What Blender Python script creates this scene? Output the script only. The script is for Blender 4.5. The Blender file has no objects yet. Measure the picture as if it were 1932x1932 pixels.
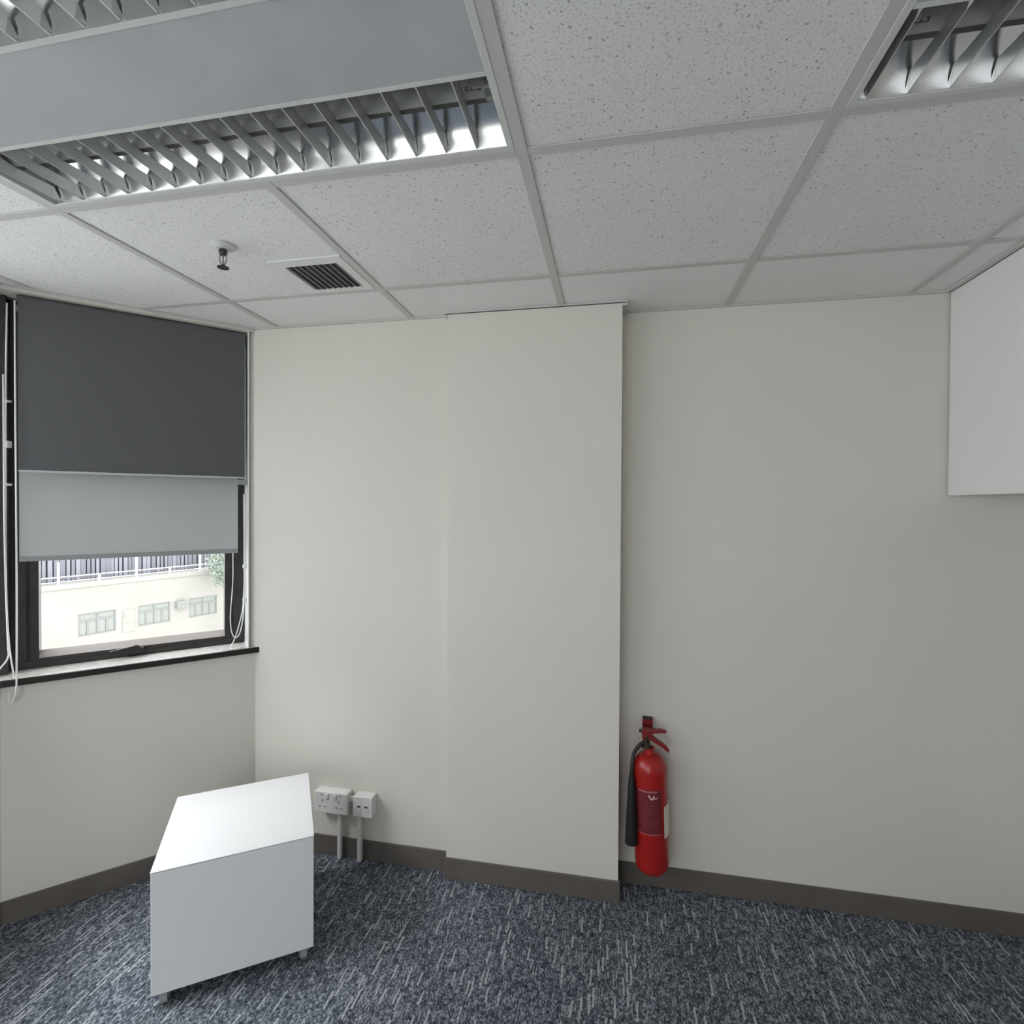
import bpy, math, random
from math import sin, cos, pi, radians, atan2, hypot
from mathutils import Matrix, Vector

scene = bpy.context.scene
COL = scene.collection
random.seed(7)

# ------------------------------------------------------------------ camera
cam_data = bpy.data.cameras.new('camera')
cam_data.sensor_width = 36.0
cam_data.lens = 984.26 / 1932 * 36.0
cam_data.clip_start = 0.02
cam_data.clip_end = 500
cam = bpy.data.objects.new('camera', cam_data)
COL.objects.link(cam)
CAM = Vector((0.1949, -1.0916, 1.455))
cam.matrix_world = (Matrix.Translation(CAM) @ Matrix.Rotation(0.1918, 4, 'Z')
                    @ Matrix.Rotation(pi / 2 - 0.0115, 4, 'X') @ Matrix.Rotation(0.0055, 4, 'Z'))
scene.camera = cam

# ------------------------------------------------------------------ sky: even bright overcast
world = bpy.data.worlds.new('overcast_sky')
scene.world = world
world.use_nodes = True
wn = world.node_tree.nodes
wl = world.node_tree.links
wn.clear()
wo = wn.new('ShaderNodeOutputWorld')
bg = wn.new('ShaderNodeBackground')
bg.inputs['Color'].default_value = (0.925, 0.96, 1.0, 1)
bg.inputs['Strength'].default_value = 1.0
wl.new(bg.outputs[0], wo.inputs[0])

# ------------------------------------------------------------------ sun behind thin cloud: wide and soft
sun_data = bpy.data.lights.new('hazy_sun', 'SUN')
sun_data.energy = 1.45
sun_data.angle = radians(34)
sun_data.color = (0.985, 0.99, 1.0)
sun = bpy.data.objects.new('hazy_sun', sun_data)
COL.objects.link(sun)
sun.matrix_world = Vector((-0.87, -0.66, 1.72)).to_track_quat('Z', 'Y').to_matrix().to_4x4()

# ------------------------------------------------------------------ exposure
vs = scene.view_settings
vs.view_transform = 'Standard'
vs.look = 'None'
vs.gamma = 1.0
vs.use_curve_mapping = False
vs.exposure = 2.36
scene.cycles.max_bounces = 16
scene.cycles.diffuse_bounces = 10
scene.cycles.glossy_bounces = 6
scene.cycles.transparent_max_bounces = 12
scene.cycles.sample_clamp_indirect = 6.0
scene.cycles.use_denoising = True


def portal(name, centre, normal, w, h):
    """guides sampling of the sky through a window opening; gives no light of its own"""
    d = bpy.data.lights.new(name, 'AREA')
    d.shape = 'RECTANGLE'
    d.size = w
    d.size_y = h
    d.cycles.is_portal = True
    o = bpy.data.objects.new(name, d)
    COL.objects.link(o)
    n = Vector(normal).normalized()
    zax = -n
    xax = Vector((0, 0, 1)).cross(zax).normalized()
    yax = zax.cross(xax)
    m = Matrix((xax, yax, zax)).transposed().to_4x4()
    o.matrix_world = Matrix.Translation(Vector(centre)) @ m
    return o


# ------------------------------------------------------------------ materials
def mat(name, color, rough=0.6, metal=0.0, spec=0.5, coat=0.0):
    m = bpy.data.materials.new(name)
    m.use_nodes = True
    b = m.node_tree.nodes['Principled BSDF']
    b.inputs['Base Color'].default_value = (*color, 1)
    b.inputs['Roughness'].default_value = rough
    b.inputs['Metallic'].default_value = metal
    b.inputs['Specular IOR Level'].default_value = spec
    b.inputs['Coat Weight'].default_value = coat
    return m


def nodes(m):
    return m.node_tree.nodes, m.node_tree.links, m.node_tree.nodes['Principled BSDF']


def pos_node(m):
    N, L, b = nodes(m)
    return N.new('ShaderNodeNewGeometry').outputs['Position']


def noise(m, vec, scale, detail=2.0, rough=0.5):
    N, L, b = nodes(m)
    n = N.new('ShaderNodeTexNoise')
    n.inputs['Scale'].default_value = scale
    n.inputs['Detail'].default_value = detail
    n.inputs['Roughness'].default_value = rough
    L.new(vec, n.inputs['Vector'])
    return n.outputs['Fac']


def ramp(m, fac, stops):
    N, L, b = nodes(m)
    r = N.new('ShaderNodeValToRGB')
    e = r.color_ramp.elements
    while len(e) < len(stops):
        e.new(0.5)
    for i, (p, c) in enumerate(stops):
        e[i].position = p
        e[i].color = (*c, 1) if len(c) == 3 else c
    L.new(fac, r.inputs[0])
    return r.outputs[0]


def bump(m, h, strength=0.1, dist=0.002):
    N, L, b = nodes(m)
    bn = N.new('ShaderNodeBump')
    bn.inputs['Strength'].default_value = strength
    bn.inputs['Distance'].default_value = dist
    L.new(h, bn.inputs['Height'])
    L.new(bn.outputs[0], b.inputs['Normal'])


def math_n(m, op, a, b=None, c=None):
    N, L, _ = nodes(m)
    n = N.new('ShaderNodeMath')
    n.operation = op
    for i, v in enumerate((a, b, c)):
        if v is None:
            continue
        if isinstance(v, (int, float)):
            n.inputs[i].default_value = v
        else:
            L.new(v, n.inputs[i])
    return n.outputs[0]


def mixcol(m, fac, a, b):
    N, L, _ = nodes(m)
    n = N.new('ShaderNodeMix')
    n.data_type = 'RGBA'
    if isinstance(fac, float):
        n.inputs['Factor'].default_value = fac
    else:
        L.new(fac, n.inputs['Factor'])
    for key, v in (('A', a), ('B', b)):
        sock = [s for s in n.inputs if s.name == key and s.type == 'RGBA'][0]
        if isinstance(v, tuple):
            sock.default_value = (*v, 1)
        else:
            L.new(v, sock)
    return [s for s in n.outputs if s.type == 'RGBA'][0]


def stretch(m, vec, sx, sy, sz):
    N, L, _ = nodes(m)
    n = N.new('ShaderNodeVectorMath')
    n.operation = 'MULTIPLY'
    L.new(vec, n.inputs[0])
    n.inputs[1].default_value = (sx, sy, sz)
    return n.outputs[0]


M = {}
# painted wall: warm off-white emulsion with roller stipple
m = M['wall'] = mat('wall_paint', (0.74, 0.725, 0.69), 0.55, spec=0.3)
P = pos_node(m)
N, L, B = nodes(m)
L.new(ramp(m, noise(m, P, 2.2, 3), [(0.3, (0.680, 0.651, 0.596)), (0.7, (0.700, 0.671, 0.616))]), B.inputs['Base Color'])
bump(m, noise(m, P, 420, 2), 0.05, 0.001)

# skirting
m = M['base'] = mat('baseboard_vinyl', (0.085, 0.077, 0.070), 0.5, spec=0.35)
P = pos_node(m)
N, L, B = nodes(m)
L.new(ramp(m, noise(m, P, 9, 3), [(0.3, (0.118, 0.103, 0.092)), (0.7, (0.140, 0.124, 0.112))]), B.inputs['Base Color'])


def tile_mat(name, pits):
    m = mat(name, (0.66, 0.67, 0.66), 0.85, spec=0.15)
    P = pos_node(m)
    N, L, B = nodes(m)
    base = ramp(m, noise(m, P, 3, 2), [(0.3, (0.77, 0.775, 0.76)), (0.7, (0.80, 0.805, 0.79))])
    if pits:
        vor = N.new('ShaderNodeTexVoronoi')
        vor.inputs['Scale'].default_value = 100
        vor.inputs['Randomness'].default_value = 1.0
        warp = N.new('ShaderNodeVectorMath')
        warp.operation = 'ADD'
        nz = N.new('ShaderNodeTexNoise')
        nz.inputs['Scale'].default_value = 120
        L.new(P, nz.inputs['Vector'])
        sc = N.new('ShaderNodeVectorMath')
        sc.operation = 'SCALE'
        sc.inputs['Scale'].default_value = 0.012
        L.new(nz.outputs['Color'], sc.inputs[0])
        L.new(P, warp.inputs[0])
        L.new(sc.outputs[0], warp.inputs[1])
        L.new(warp.outputs[0], vor.inputs['Vector'])
        # only some cells get a pit, and of varying size
        sep = N.new('ShaderNodeSeparateColor')
        L.new(vor.outputs['Color'], sep.inputs[0])
        rad = math_n(m, 'MULTIPLY', math_n(m, 'SUBTRACT', sep.outputs[0], 0.22), 0.40)
        pit = N.new('ShaderNodeMapRange')
        L.new(math_n(m, 'SUBTRACT', rad, vor.outputs['Distance']), pit.inputs[0])
        pit.inputs[1].default_value = -0.02
        pit.inputs[2].default_value = 0.07
        f2 = N.new('ShaderNodeMapRange')
        L.new(noise(m, P, 260, 2), f2.inputs[0])
        f2.inputs[1].default_value = 0.56
        f2.inputs[2].default_value = 0.70
        dark = math_n(m, 'MAXIMUM', math_n(m, 'MULTIPLY', pit.outputs[0], 0.62), math_n(m, 'MULTIPLY', f2.outputs[0], 0.38))
        L.new(mixcol(m, dark, base, (0.22, 0.225, 0.22)), B.inputs['Base Color'])
        bump(m, math_n(m, 'SUBTRACT', 1.0, dark), 0.4, 0.002)
    else:
        L.new(base, B.inputs['Base Color'])
        bump(m, noise(m, P, 180, 3), 0.08, 0.001)
    return m


M['tile'] = tile_mat('mineral_fibre_tile', True)
M['tile_plain'] = tile_mat('plain_cut_tile', False)
M['tile_white'] = mat('vent_white', (0.72, 0.725, 0.71), 0.5, spec=0.3)
M['grid'] = mat('painted_steel_grid', (0.56, 0.56, 0.545), 0.45, spec=0.3)
M['slab'] = mat('ceiling_void', (0.10, 0.10, 0.10), 0.9)

# carpet: heathered blue grey loop pile with short pale dashes along the room
m = M['carpet'] = mat('carpet_loop_pile', (0.04, 0.045, 0.055), 0.95, spec=0.08)
P = pos_node(m)
N, L, B = nodes(m)
sp = N.new('ShaderNodeSeparateXYZ')
L.new(P, sp.inputs[0])
wob = math_n(m, 'MULTIPLY', math_n(m, 'SUBTRACT', noise(m, P, 14, 2), 0.5), 0.012)
X = math_n(m, 'ADD', sp.outputs[0], wob)


def dashes(w, length, keep, half, seed):
    xs = math_n(m, 'DIVIDE', math_n(m, 'ADD', X, seed), w)
    ci = math_n(m, 'FLOOR', xs)
    fx = math_n(m, 'ABSOLUTE', math_n(m, 'SUBTRACT', math_n(m, 'FRACT', xs), 0.5))
    wn1 = N.new('ShaderNodeTexWhiteNoise')
    wn1.noise_dimensions = '1D'
    L.new(ci, wn1.inputs['W'])
    ys = math_n(m, 'ADD', math_n(m, 'DIVIDE', sp.outputs[1], length), math_n(m, 'MULTIPLY', wn1.outputs['Value'], 17.3))
    ri = math_n(m, 'FLOOR', ys)
    fy = math_n(m, 'ABSOLUTE', math_n(m, 'SUBTRACT', math_n(m, 'FRACT', ys), 0.5))
    cb = N.new('ShaderNodeCombineXYZ')
    L.new(ci, cb.inputs[0])
    L.new(ri, cb.inputs[1])
    cb.inputs[2].default_value = seed
    wn2 = N.new('ShaderNodeTexWhiteNoise')
    wn2.noise_dimensions = '3D'
    L.new(cb.outputs[0], wn2.inputs['Vector'])
    on = math_n(m, 'LESS_THAN', wn2.outputs['Value'], keep)
    ln = math_n(m, 'LESS_THAN', fy, math_n(m, 'ADD', 0.26, math_n(m, 'MULTIPLY', wn2.outputs['Value'], 0.9)))
    edge = N.new('ShaderNodeMapRange')
    L.new(fx, edge.inputs[0])
    edge.inputs[1].default_value = half + 0.14
    edge.inputs[2].default_value = half - 0.06
    return math_n(m, 'MULTIPLY', math_n(m, 'MULTIPLY', on, ln), edge.outputs[0])


d1 = dashes(0.0125, 0.085, 0.18, 0.17, 3.17)
d2 = dashes(0.0085, 0.040, 0.18, 0.22, 9.41)
h1 = noise(m, stretch(m, P, 210, 105, 160), 1.0, 3)
h2 = noise(m, stretch(m, P, 70, 36, 50), 1.0, 3)
h3 = noise(m, P, 5, 2)
heather = math_n(m, 'ADD', math_n(m, 'MULTIPLY', h1, 0.58), math_n(m, 'ADD', math_n(m, 'MULTIPLY', h2, 0.34), math_n(m, 'MULTIPLY', h3, 0.08)))
c0 = ramp(m, heather, [(0.38, (0.024, 0.029, 0.038)), (0.50, (0.098, 0.111, 0.134)), (0.61, (0.32, 0.345, 0.385))])
pale = math_n(m, 'MULTIPLY', math_n(m, 'MAXIMUM', d1, math_n(m, 'MULTIPLY', d2, 0.45)), math_n(m, 'ADD', 0.15, math_n(m, 'MULTIPLY', h1, 1.15)))
L.new(mixcol(m, pale, c0, (0.52, 0.545, 0.58)), B.inputs['Base Color'])
bump(m, math_n(m, 'ADD', h1, math_n(m, 'MULTIPLY', pale, 0.6)), 0.6, 0.004)

M['alu'] = mat('mirror_aluminium', (0.66, 0.67, 0.68), 0.20, 1.0)
M['blade'] = mat('satin_aluminium_blade', (0.60, 0.61, 0.61), 0.40, 1.0)
M['fixture'] = mat('white_enamel_trim', (0.62, 0.63, 0.61), 0.4)
M['panel'] = mat('grey_enamel_panel', (0.40, 0.42, 0.435), 0.42, spec=0.4)
m = M['panel']
P = pos_node(m)
N, L, B = nodes(m)
L.new(ramp(m, noise(m, P, 7, 3), [(0.3, (0.41, 0.435, 0.455)), (0.7, (0.47, 0.495, 0.515))]), B.inputs['Base Color'])
M['void'] = mat('dark_housing', (0.03, 0.032, 0.03), 0.6)
M['tube'] = mat('fluorescent_glass', (0.42, 0.43, 0.40), 0.25)
M['mark'] = mat('grey_print_and_shade', (0.07, 0.07, 0.065), 0.6)
M['steel'] = mat('dull_chrome', (0.33, 0.32, 0.30), 0.35, 1.0)
M['dark_steel'] = mat('dark_fusible_metal', (0.06, 0.06, 0.055), 0.5, 0.6)
M['white_gloss'] = mat('white_powder_coat', (0.78, 0.785, 0.79), 0.42, spec=0.5)
M['white_lam'] = mat('white_laminate', (0.80, 0.80, 0.81), 0.30, spec=0.5)
M['cab'] = mat('white_cabinet_laminate', (0.80, 0.795, 0.785), 0.35, spec=0.45)
M['gap'] = mat('shadow_gap', (0.05, 0.05, 0.05), 0.8)
M['pvc'] = mat('white_pvc', (0.74, 0.74, 0.73), 0.4)
M['hole'] = mat('socket_hole', (0.12, 0.12, 0.12), 0.6)
M['bronze'] = mat('dark_bronze_aluminium', (0.030, 0.028, 0.030), 0.42, spec=0.45)
m = M['bronze']
P = pos_node(m)
N, L, B = nodes(m)
L.new(ramp(m, noise(m, P, 30, 3), [(0.3, (0.026, 0.023, 0.023)), (0.7, (0.040, 0.036, 0.036))]), B.inputs['Base Color'])
M['sash'] = mat('lit_brown_sash', (0.34, 0.30, 0.28), 0.32, spec=0.6)  # brown lightened to paint in the lit slope of the sash rail
M['sill'] = mat('polished_stone_sill', (0.36, 0.355, 0.335), 0.22, spec=0.7)
m = M['sill']
P = pos_node(m)
N, L, B = nodes(m)
L.new(ramp(m, noise(m, P, 45, 4), [(0.35, (0.50, 0.49, 0.455)), (0.65, (0.64, 0.63, 0.59))]), B.inputs['Base Color'])  # pale tone carries the top's painted reflection of the bright outdoors
M['sill_edge'] = mat('dark_stone_edge', (0.022, 0.020, 0.018), 0.3)
m = M['glass'] = bpy.data.materials.new('window_glass')
m.use_nodes = True
N, L = m.node_tree.nodes, m.node_tree.links
N.clear()
out = N.new('ShaderNodeOutputMaterial')
tr = N.new('ShaderNodeBsdfTransparent')
tr.inputs[0].default_value = (0.94, 0.945, 0.945, 1)
gl = N.new('ShaderNodeBsdfGlossy')
gl.inputs['Roughness'].default_value = 0.02
lw = N.new('ShaderNodeLayerWeight')          # symmetric for both faces of the pane
lw.inputs['Blend'].default_value = 0.5
fr = N.new('ShaderNodeMath')
fr.operation = 'MULTIPLY_ADD'
fp = N.new('ShaderNodeMath')
fp.operation = 'POWER'
fp.inputs[1].default_value = 4.0
L.new(lw.outputs['Facing'], fp.inputs[0])
L.new(fp.outputs[0], fr.inputs[0])
fr.inputs[1].default_value = 0.5
fr.inputs[2].default_value = 0.03
mx = N.new('ShaderNodeMixShader')
L.new(fr.outputs[0], mx.inputs[0])
L.new(tr.outputs[0], mx.inputs[1])
L.new(gl.outputs[0], mx.inputs[2])
L.new(mx.outputs[0], out.inputs[0])


def fabric_mat(name, color, rough, trans):
    m = mat(name, color, rough, spec=0.2)
    P = pos_node(m)
    N, L, B = nodes(m)
    bump(m, noise(m, stretch(m, P, 900, 900, 900), 1.0, 1), 0.06, 0.0005)
    if trans > 0:
        out = N['Material Output']
        t = N.new('ShaderNodeBsdfTranslucent')
        t.inputs[0].default_value = (*color, 1)
        mx = N.new('ShaderNodeMixShader')
        mx.inputs[0].default_value = trans
        L.new(B.outputs[0], mx.inputs[1])
        L.new(t.outputs[0], mx.inputs[2])
        L.new(mx.outputs[0], out.inputs[0])
    return m


M['blackout'] = fabric_mat('charcoal_blackout_fabric', (0.115, 0.116, 0.122), 0.55, 0.0)
M['screen'] = fabric_mat('grey_blind_fabric', (0.56, 0.58, 0.58), 0.65, 0.08)
M['bar'] = mat('grey_bottom_bar', (0.30, 0.315, 0.32), 0.5)
M['bar_pale'] = mat('pale_bottom_bar', (0.50, 0.52, 0.53), 0.45)
M['chain'] = mat('white_bead_chain', (0.80, 0.79, 0.76), 0.4)

m = M['red'] = mat('red_enamel', (0.36, 0.012, 0.010), 0.30, spec=0.45, coat=0.15)
M['red_dull'] = mat('dark_red_lever_paint', (0.20, 0.012, 0.014), 0.35)
M['label'] = mat('maroon_label', (0.155, 0.020, 0.030), 0.35)
M['label_line'] = mat('pink_label_print', (0.42, 0.13, 0.13), 0.5)
M['label_faint'] = mat('faint_label_print', (0.24, 0.055, 0.060), 0.5)
M['logo'] = mat('pale_logo_print', (0.72, 0.50, 0.48), 0.5)
M["tag"] = mat("paper_tag", (0.70, 0.68, 0.60), 0.7)
M['black'] = mat('black_rubber', (0.010, 0.010, 0.010), 0.5)
M['brass'] = mat('tarnished_brass', (0.10, 0.075, 0.055), 0.45, 0.7)

# outside
M['render'] = mat('cream_render', (0.58, 0.545, 0.49), 0.9, spec=0.1)
m = M['render']
P = pos_node(m)
N, L, B = nodes(m)
L.new(ramp(m, noise(m, P, 0.6, 4), [(0.3, (0.285, 0.272, 0.245)), (0.7, (0.315, 0.302, 0.275))]), B.inputs['Base Color'])
M['far_frame'] = mat('grey_far_frame', (0.19, 0.195, 0.185), 0.6)
M['far_pane'] = mat('far_window_pane', (0.235, 0.24, 0.22), 0.5, spec=0.2)
M['paling'] = mat('weathered_paling', (0.15, 0.15, 0.17), 0.8)
M['paling_pale'] = mat('pale_paling', (0.20, 0.20, 0.225), 0.8)
M['backing'] = mat('dark_sheeting', (0.055, 0.055, 0.07), 0.8)
M['rail'] = mat('white_rail', (0.80, 0.81, 0.85), 0.5)
M['leaf'] = mat('pale_leaf', (0.22, 0.26, 0.21), 0.6)
M['bark'] = mat('bark', (0.20, 0.17, 0.14), 0.9)
M['ground'] = mat('street_ground', (0.58, 0.58, 0.56), 0.9)

# ------------------------------------------------------------------ mesh helpers
LOC = {}


def link(name, verts, faces, material, parent=None, smooth=False, origin=None, bevel=0.0, segs=2):
    """ONE mesh object from world coordinates"""
    vs_ = [Vector(v) for v in verts]
    if origin is None:
        lo = Vector((min(v[i] for v in vs_) for i in range(3)))
        hi = Vector((max(v[i] for v in vs_) for i in range(3)))
        origin = (lo + hi) / 2
    origin = Vector(origin)
    me = bpy.data.meshes.new(name)
    me.from_pydata([tuple(v - origin) for v in vs_], [], faces)
    mats = material if isinstance(material, list) else [material]
    for mm in mats:
        me.materials.append(mm)
    me.update()
    o = bpy.data.objects.new(name, me)
    COL.objects.link(o)
    if parent is not None:
        o.parent = parent
        o.location = origin - LOC[parent]
    else:
        o.location = origin
    LOC[o] = origin
    if smooth:
        for p in me.polygons:
            p.use_smooth = True
        me.set_sharp_from_angle(angle=radians(38))
    if bevel:
        bm = o.modifiers.new('bevel', 'BEVEL')
        bm.width = bevel
        bm.segments = segs
        bm.limit_method = 'ANGLE'
    return o


def empty(name, loc):
    o = bpy.data.objects.new(name, None)
    o.empty_display_size = 0.05
    COL.objects.link(o)
    o.location = loc
    LOC[o] = Vector(loc)
    return o


def tag(o, label, cat, group=None):
    o['label'] = label
    o['category'] = cat
    if group:
        o['group'] = group
    return o


def struct(o):
    o['kind'] = 'structure'
    return o


BOXF = [(0, 3, 2, 1), (4, 5, 6, 7), (0, 1, 5, 4), (1, 2, 6, 5), (2, 3, 7, 6), (3, 0, 4, 7)]


class MB:
    def __init__(s):
        s.v, s.f = [], []

    def add(s, v, f):
        k = len(s.v)
        s.v += [tuple(p) for p in v]
        s.f += [tuple(i + k for i in q) for q in f]
        return s

    def box(s, a, b):
        x0, y0, z0 = (min(a[i], b[i]) for i in range(3))
        x1, y1, z1 = (max(a[i], b[i]) for i in range(3))
        return s.add([(x0, y0, z0), (x1, y0, z0), (x1, y1, z0), (x0, y1, z0), (x0, y0, z1), (x1, y0, z1), (x1, y1, z1), (x0, y1, z1)], BOXF)

    def obox(s, fn, a, b):
        """box in a local frame; fn maps local coordinates to world"""
        t = MB().box(a, b)
        return s.add([fn(*p) for p in t.v], t.f)

    def prism(s, poly, z0, z1):
        n = len(poly)
        area = sum(poly[i][0] * poly[(i + 1) % n][1] - poly[(i + 1) % n][0] * poly[i][1] for i in range(n))
        if area < 0:
            poly = poly[::-1]
        v = [(p[0], p[1], z0) for p in poly] + [(p[0], p[1], z1) for p in poly]
        f = [tuple(range(n - 1, -1, -1)), tuple(range(n, 2 * n))]
        f += [(i, (i + 1) % n, (i + 1) % n + n, i + n) for i in range(n)]
        return s.add(v, f)

    def tube(s, pts, r, n=8, caps=True):
        pts = [Vector(p) for p in pts]
        rs = r if isinstance(r, (list, tuple)) else [r] * len(pts)
        k = len(s.v)
        up = None
        for i, p in enumerate(pts):
            t = (pts[min(i + 1, len(pts) - 1)] - pts[max(i - 1, 0)]).normalized()
            if up is None:
                up = Vector((0, 0, 1)) if abs(t.z) < 0.9 else Vector((1, 0, 0))
            a = (up - t * up.dot(t)).normalized()
            up = a
            b = t.cross(a)
            for j in range(n):
                w = 2 * pi * j / n
                s.v.append(tuple(p + (a * cos(w) + b * sin(w)) * rs[i]))
        for i in range(len(pts) - 1):
            for j in range(n):
                s.f.append((k + i * n + j, k + i * n + (j + 1) % n, k + (i + 1) * n + (j + 1) % n, k + (i + 1) * n + j))
        if caps:
            s.f.append(tuple(k + j for j in range(n - 1, -1, -1)))
            s.f.append(tuple(k + (len(pts) - 1) * n + j for j in range(n)))
        return s

    def lathe(s, c, prof, n=32):
        """profile of (radius, z) turned about a vertical axis through c"""
        k = len(s.v)
        for r, z in prof:
            for j in range(n):
                w = 2 * pi * j / n
                s.v.append((c[0] + r * cos(w), c[1] + r * sin(w), c[2] + z))
        for i in range(len(prof) - 1):
            for j in range(n):
                s.f.append((k + i * n + j, k + i * n + (j + 1) % n, k + (i + 1) * n + (j + 1) % n, k + (i + 1) * n + j))
        s.f.append(tuple(k + j for j in range(n - 1, -1, -1)))
        s.f.append(tuple(k + (len(prof) - 1) * n + j for j in range(n)))
        return s

    def sheet(s, fn, us, prof, th=0.0):
        """extrude an open profile (list of 2d points) from us[0] to us[1]"""
        k = len(s.v)
        n = len(prof)
        for u in us:
            for p in prof:
                s.v.append(tuple(fn(u, *p)))
        for i in range(n - 1):
            s.f.append((k + i, k + i + 1, k + n + i + 1, k + n + i))
        return s

    def build(s, name, material, parent=None, **kw):
        return link(name, s.v, s.f, material, parent, **kw)


def spline(pts, n=6):
    """Catmull-Rom through points"""
    P_ = [Vector(p) for p in pts]
    P_ = [P_[0] * 2 - P_[1]] + P_ + [P_[-1] * 2 - P_[-2]]
    out = []
    for i in range(1, len(P_) - 2):
        a, b, c, d = P_[i - 1:i + 3]
        for j in range(n):
            t = j / n
            out.append(0.5 * ((2 * b) + (c - a) * t + (2 * a - 5 * b + 4 * c - d) * t * t + (3 * b - a - 3 * c + d) * t ** 3))
    out.append(P_[-2])
    return out


# ------------------------------------------------------------------ room dimensions (metres)
H = 2.20
XL, XR = -1.865, 1.70           # left (window) wall, right wall
YF = -3.30                      # wall behind the camera
YB1, YB2, YC = 0.885, 0.965, 0.850   # back wall left of column, right of column, column face
CX0, CX1 = -0.437, 0.222        # column sides
CORN = (-1.305, 0.885)          # where the bay facet meets the back wall
C1 = (-1.865, 0.325)            # where the bay facet meets the left wall
R2 = math.sqrt(0.5)
SILL = 0.846
SILLF = 0.16                    # unseen windows behind the camera, sills lowered for more fill daylight


def bay(s, d, z):
    """bay facet frame: s along the facet from the back wall corner, d outwards, z up"""
    return (CORN[0] - R2 * s - R2 * d, CORN[1] - R2 * s + R2 * d, z)


def fro(s, d, z):
    """frame of the wall behind the camera: s along +x from the left wall"""
    return (XL + s, YF - d, z)


def lef(s, d, z):
    """left wall frame: s from the bay corner towards the camera side"""
    return (C1[0] - d, C1[1] - s, z)


SEG = hypot(CORN[0] - C1[0], CORN[1] - C1[1])
WT = 0.20
T225 = math.tan(radians(22.5))

# ---- floor and ceiling slab
room = [(XR, YF), (XR, YB2), (CX1, YB2), (CX1, YC), (CX0, YC), (CX0, YB1), CORN, C1, (XL, YF)]
struct(MB().box((XL - 0.25, YF - 0.15, -0.12), (XR + 0.15, YB2 + 0.30, 0.0)).build('floor', M['carpet']))

ceiling = struct(MB().box((XL - 0.25, YF - 0.15, H + 0.16), (XR + 0.15, YB2 + 0.30, H + 0.26)).build('ceiling', M['slab']))

# ---- walls
struct(MB().prism([(CORN[0] - 0.03, YB1), (CX0, YB1), (CX0, YB1 + 0.22), (CORN[0] - 0.25, YB1 + 0.22)], 0, H + 0.16).build('wall_back', M['wall']))
struct(MB().box((CX1, YB2, 0), (XR + 0.12, YB2 + 0.14, H + 0.16)).build('wall_back_right', M['wall']))
struct(MB().box((CX0, YC, 0), (CX1, YB2 + 0.14, H + 0.16)).build('wall_column', M['wall']))
struct(MB().box((XR, YF - 0.12, 0), (XR + 0.12, YB2, H + 0.16)).build('wall_right', M['wall']))
FW = [(0.12, 1.04), (1.10, 1.90)]          # unseen window openings added behind the camera for frontal daylight
wf = MB().box((XL - 0.2, YF - 0.2, 0), (XR, YF, SILLF - 0.022)).box((XL - 0.2, YF - 0.2, H - 0.012), (XR, YF, H + 0.16))
px = XL - 0.2
for a_, b_ in FW:
    wf.box((px, YF - 0.2, SILLF - 0.022), (XL + a_, YF, H - 0.012))
    px = XL + b_
wf.box((px, YF - 0.2, SILLF - 0.022), (XR, YF, H - 0.012))
struct(wf.build('wall_front', M['wall']))
# bay facet below its window, with mitred end towards the left wall
ms = WT * T225
struct(MB().prism([bay(0, 0, 0)[:2], bay(SEG, 0, 0)[:2], bay(SEG + ms, WT, 0)[:2], bay(0.0, WT, 0)[:2]], 0, SILL - 0.022).build('wall_bay', M['wall']))
LEN_L = C1[1] - YF
struct(MB().prism([lef(0, 0, 0)[:2], lef(LEN_L, 0, 0)[:2], lef(LEN_L, WT, 0)[:2], lef(-ms, WT, 0)[:2]], 0, SILL - 0.022).build('wall_left', M['wall']))
# head of the windows, above the ceiling line
TOPW = H - 0.012
mh = MB().prism([bay(0.0, 0.0, 0)[:2], bay(SEG, 0, 0)[:2], bay(SEG + ms, WT, 0)[:2], bay(0.0, WT, 0)[:2]], TOPW, H + 0.16)
mh.prism([lef(0, 0, 0)[:2], lef(LEN_L, 0, 0)[:2], lef(LEN_L, WT, 0)[:2], lef(-ms, WT, 0)[:2]], TOPW, H + 0.16)
struct(mh.build('trim_1', M['wall']))
# white plastered jamb at the back wall end of the bay window
struct(MB().prism([bay(0.023, 0.001, 0)[:2], bay(0.027, 0.001, 0)[:2], bay(0.027, 0.2, 0)[:2], bay(0.023, 0.2, 0)[:2]], SILL, TOPW).build('trim_2', M['white_gloss']))


def skirting(name, a, b, inward):
    ax, ay = a
    bx, by = b
    ix, iy = inward
    t = 0.007
    return struct(MB().prism([(ax, ay), (bx, by), (bx + ix * t, by + iy * t), (ax + ix * t, ay + iy * t)], 0.0, 0.081).build(name, M['base'], bevel=0.002))


skirting('baseboard_back', (CORN[0] - 0.004, YB1), (CX0, YB1), (0, -1))
skirting('baseboard_column', (CX0 - 0.006, YC), (CX1 + 0.007, YC), (0, -1))
struct(MB().box((CX1, YC, 0), (CX1 + 0.007, YB2, 0.081)).build('baseboard_column_side', M['base']))
struct(MB().box((CX0 - 0.006, YC, 0), (CX0, YB1 - 0.007, 0.081)).build('baseboard_column_left', M['base']))
skirting('baseboard_back_right', (CX1 + 0.007, YB2), (XR, YB2), (0, -1))
skirting('baseboard_right', (XR, YF), (XR, YB2 - 0.007), (-1, 0))
skirting('baseboard_bay', CORN, C1, (R2, -R2))
skirting('baseboard_left', C1, (XL, YF), (1, 0))


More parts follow.
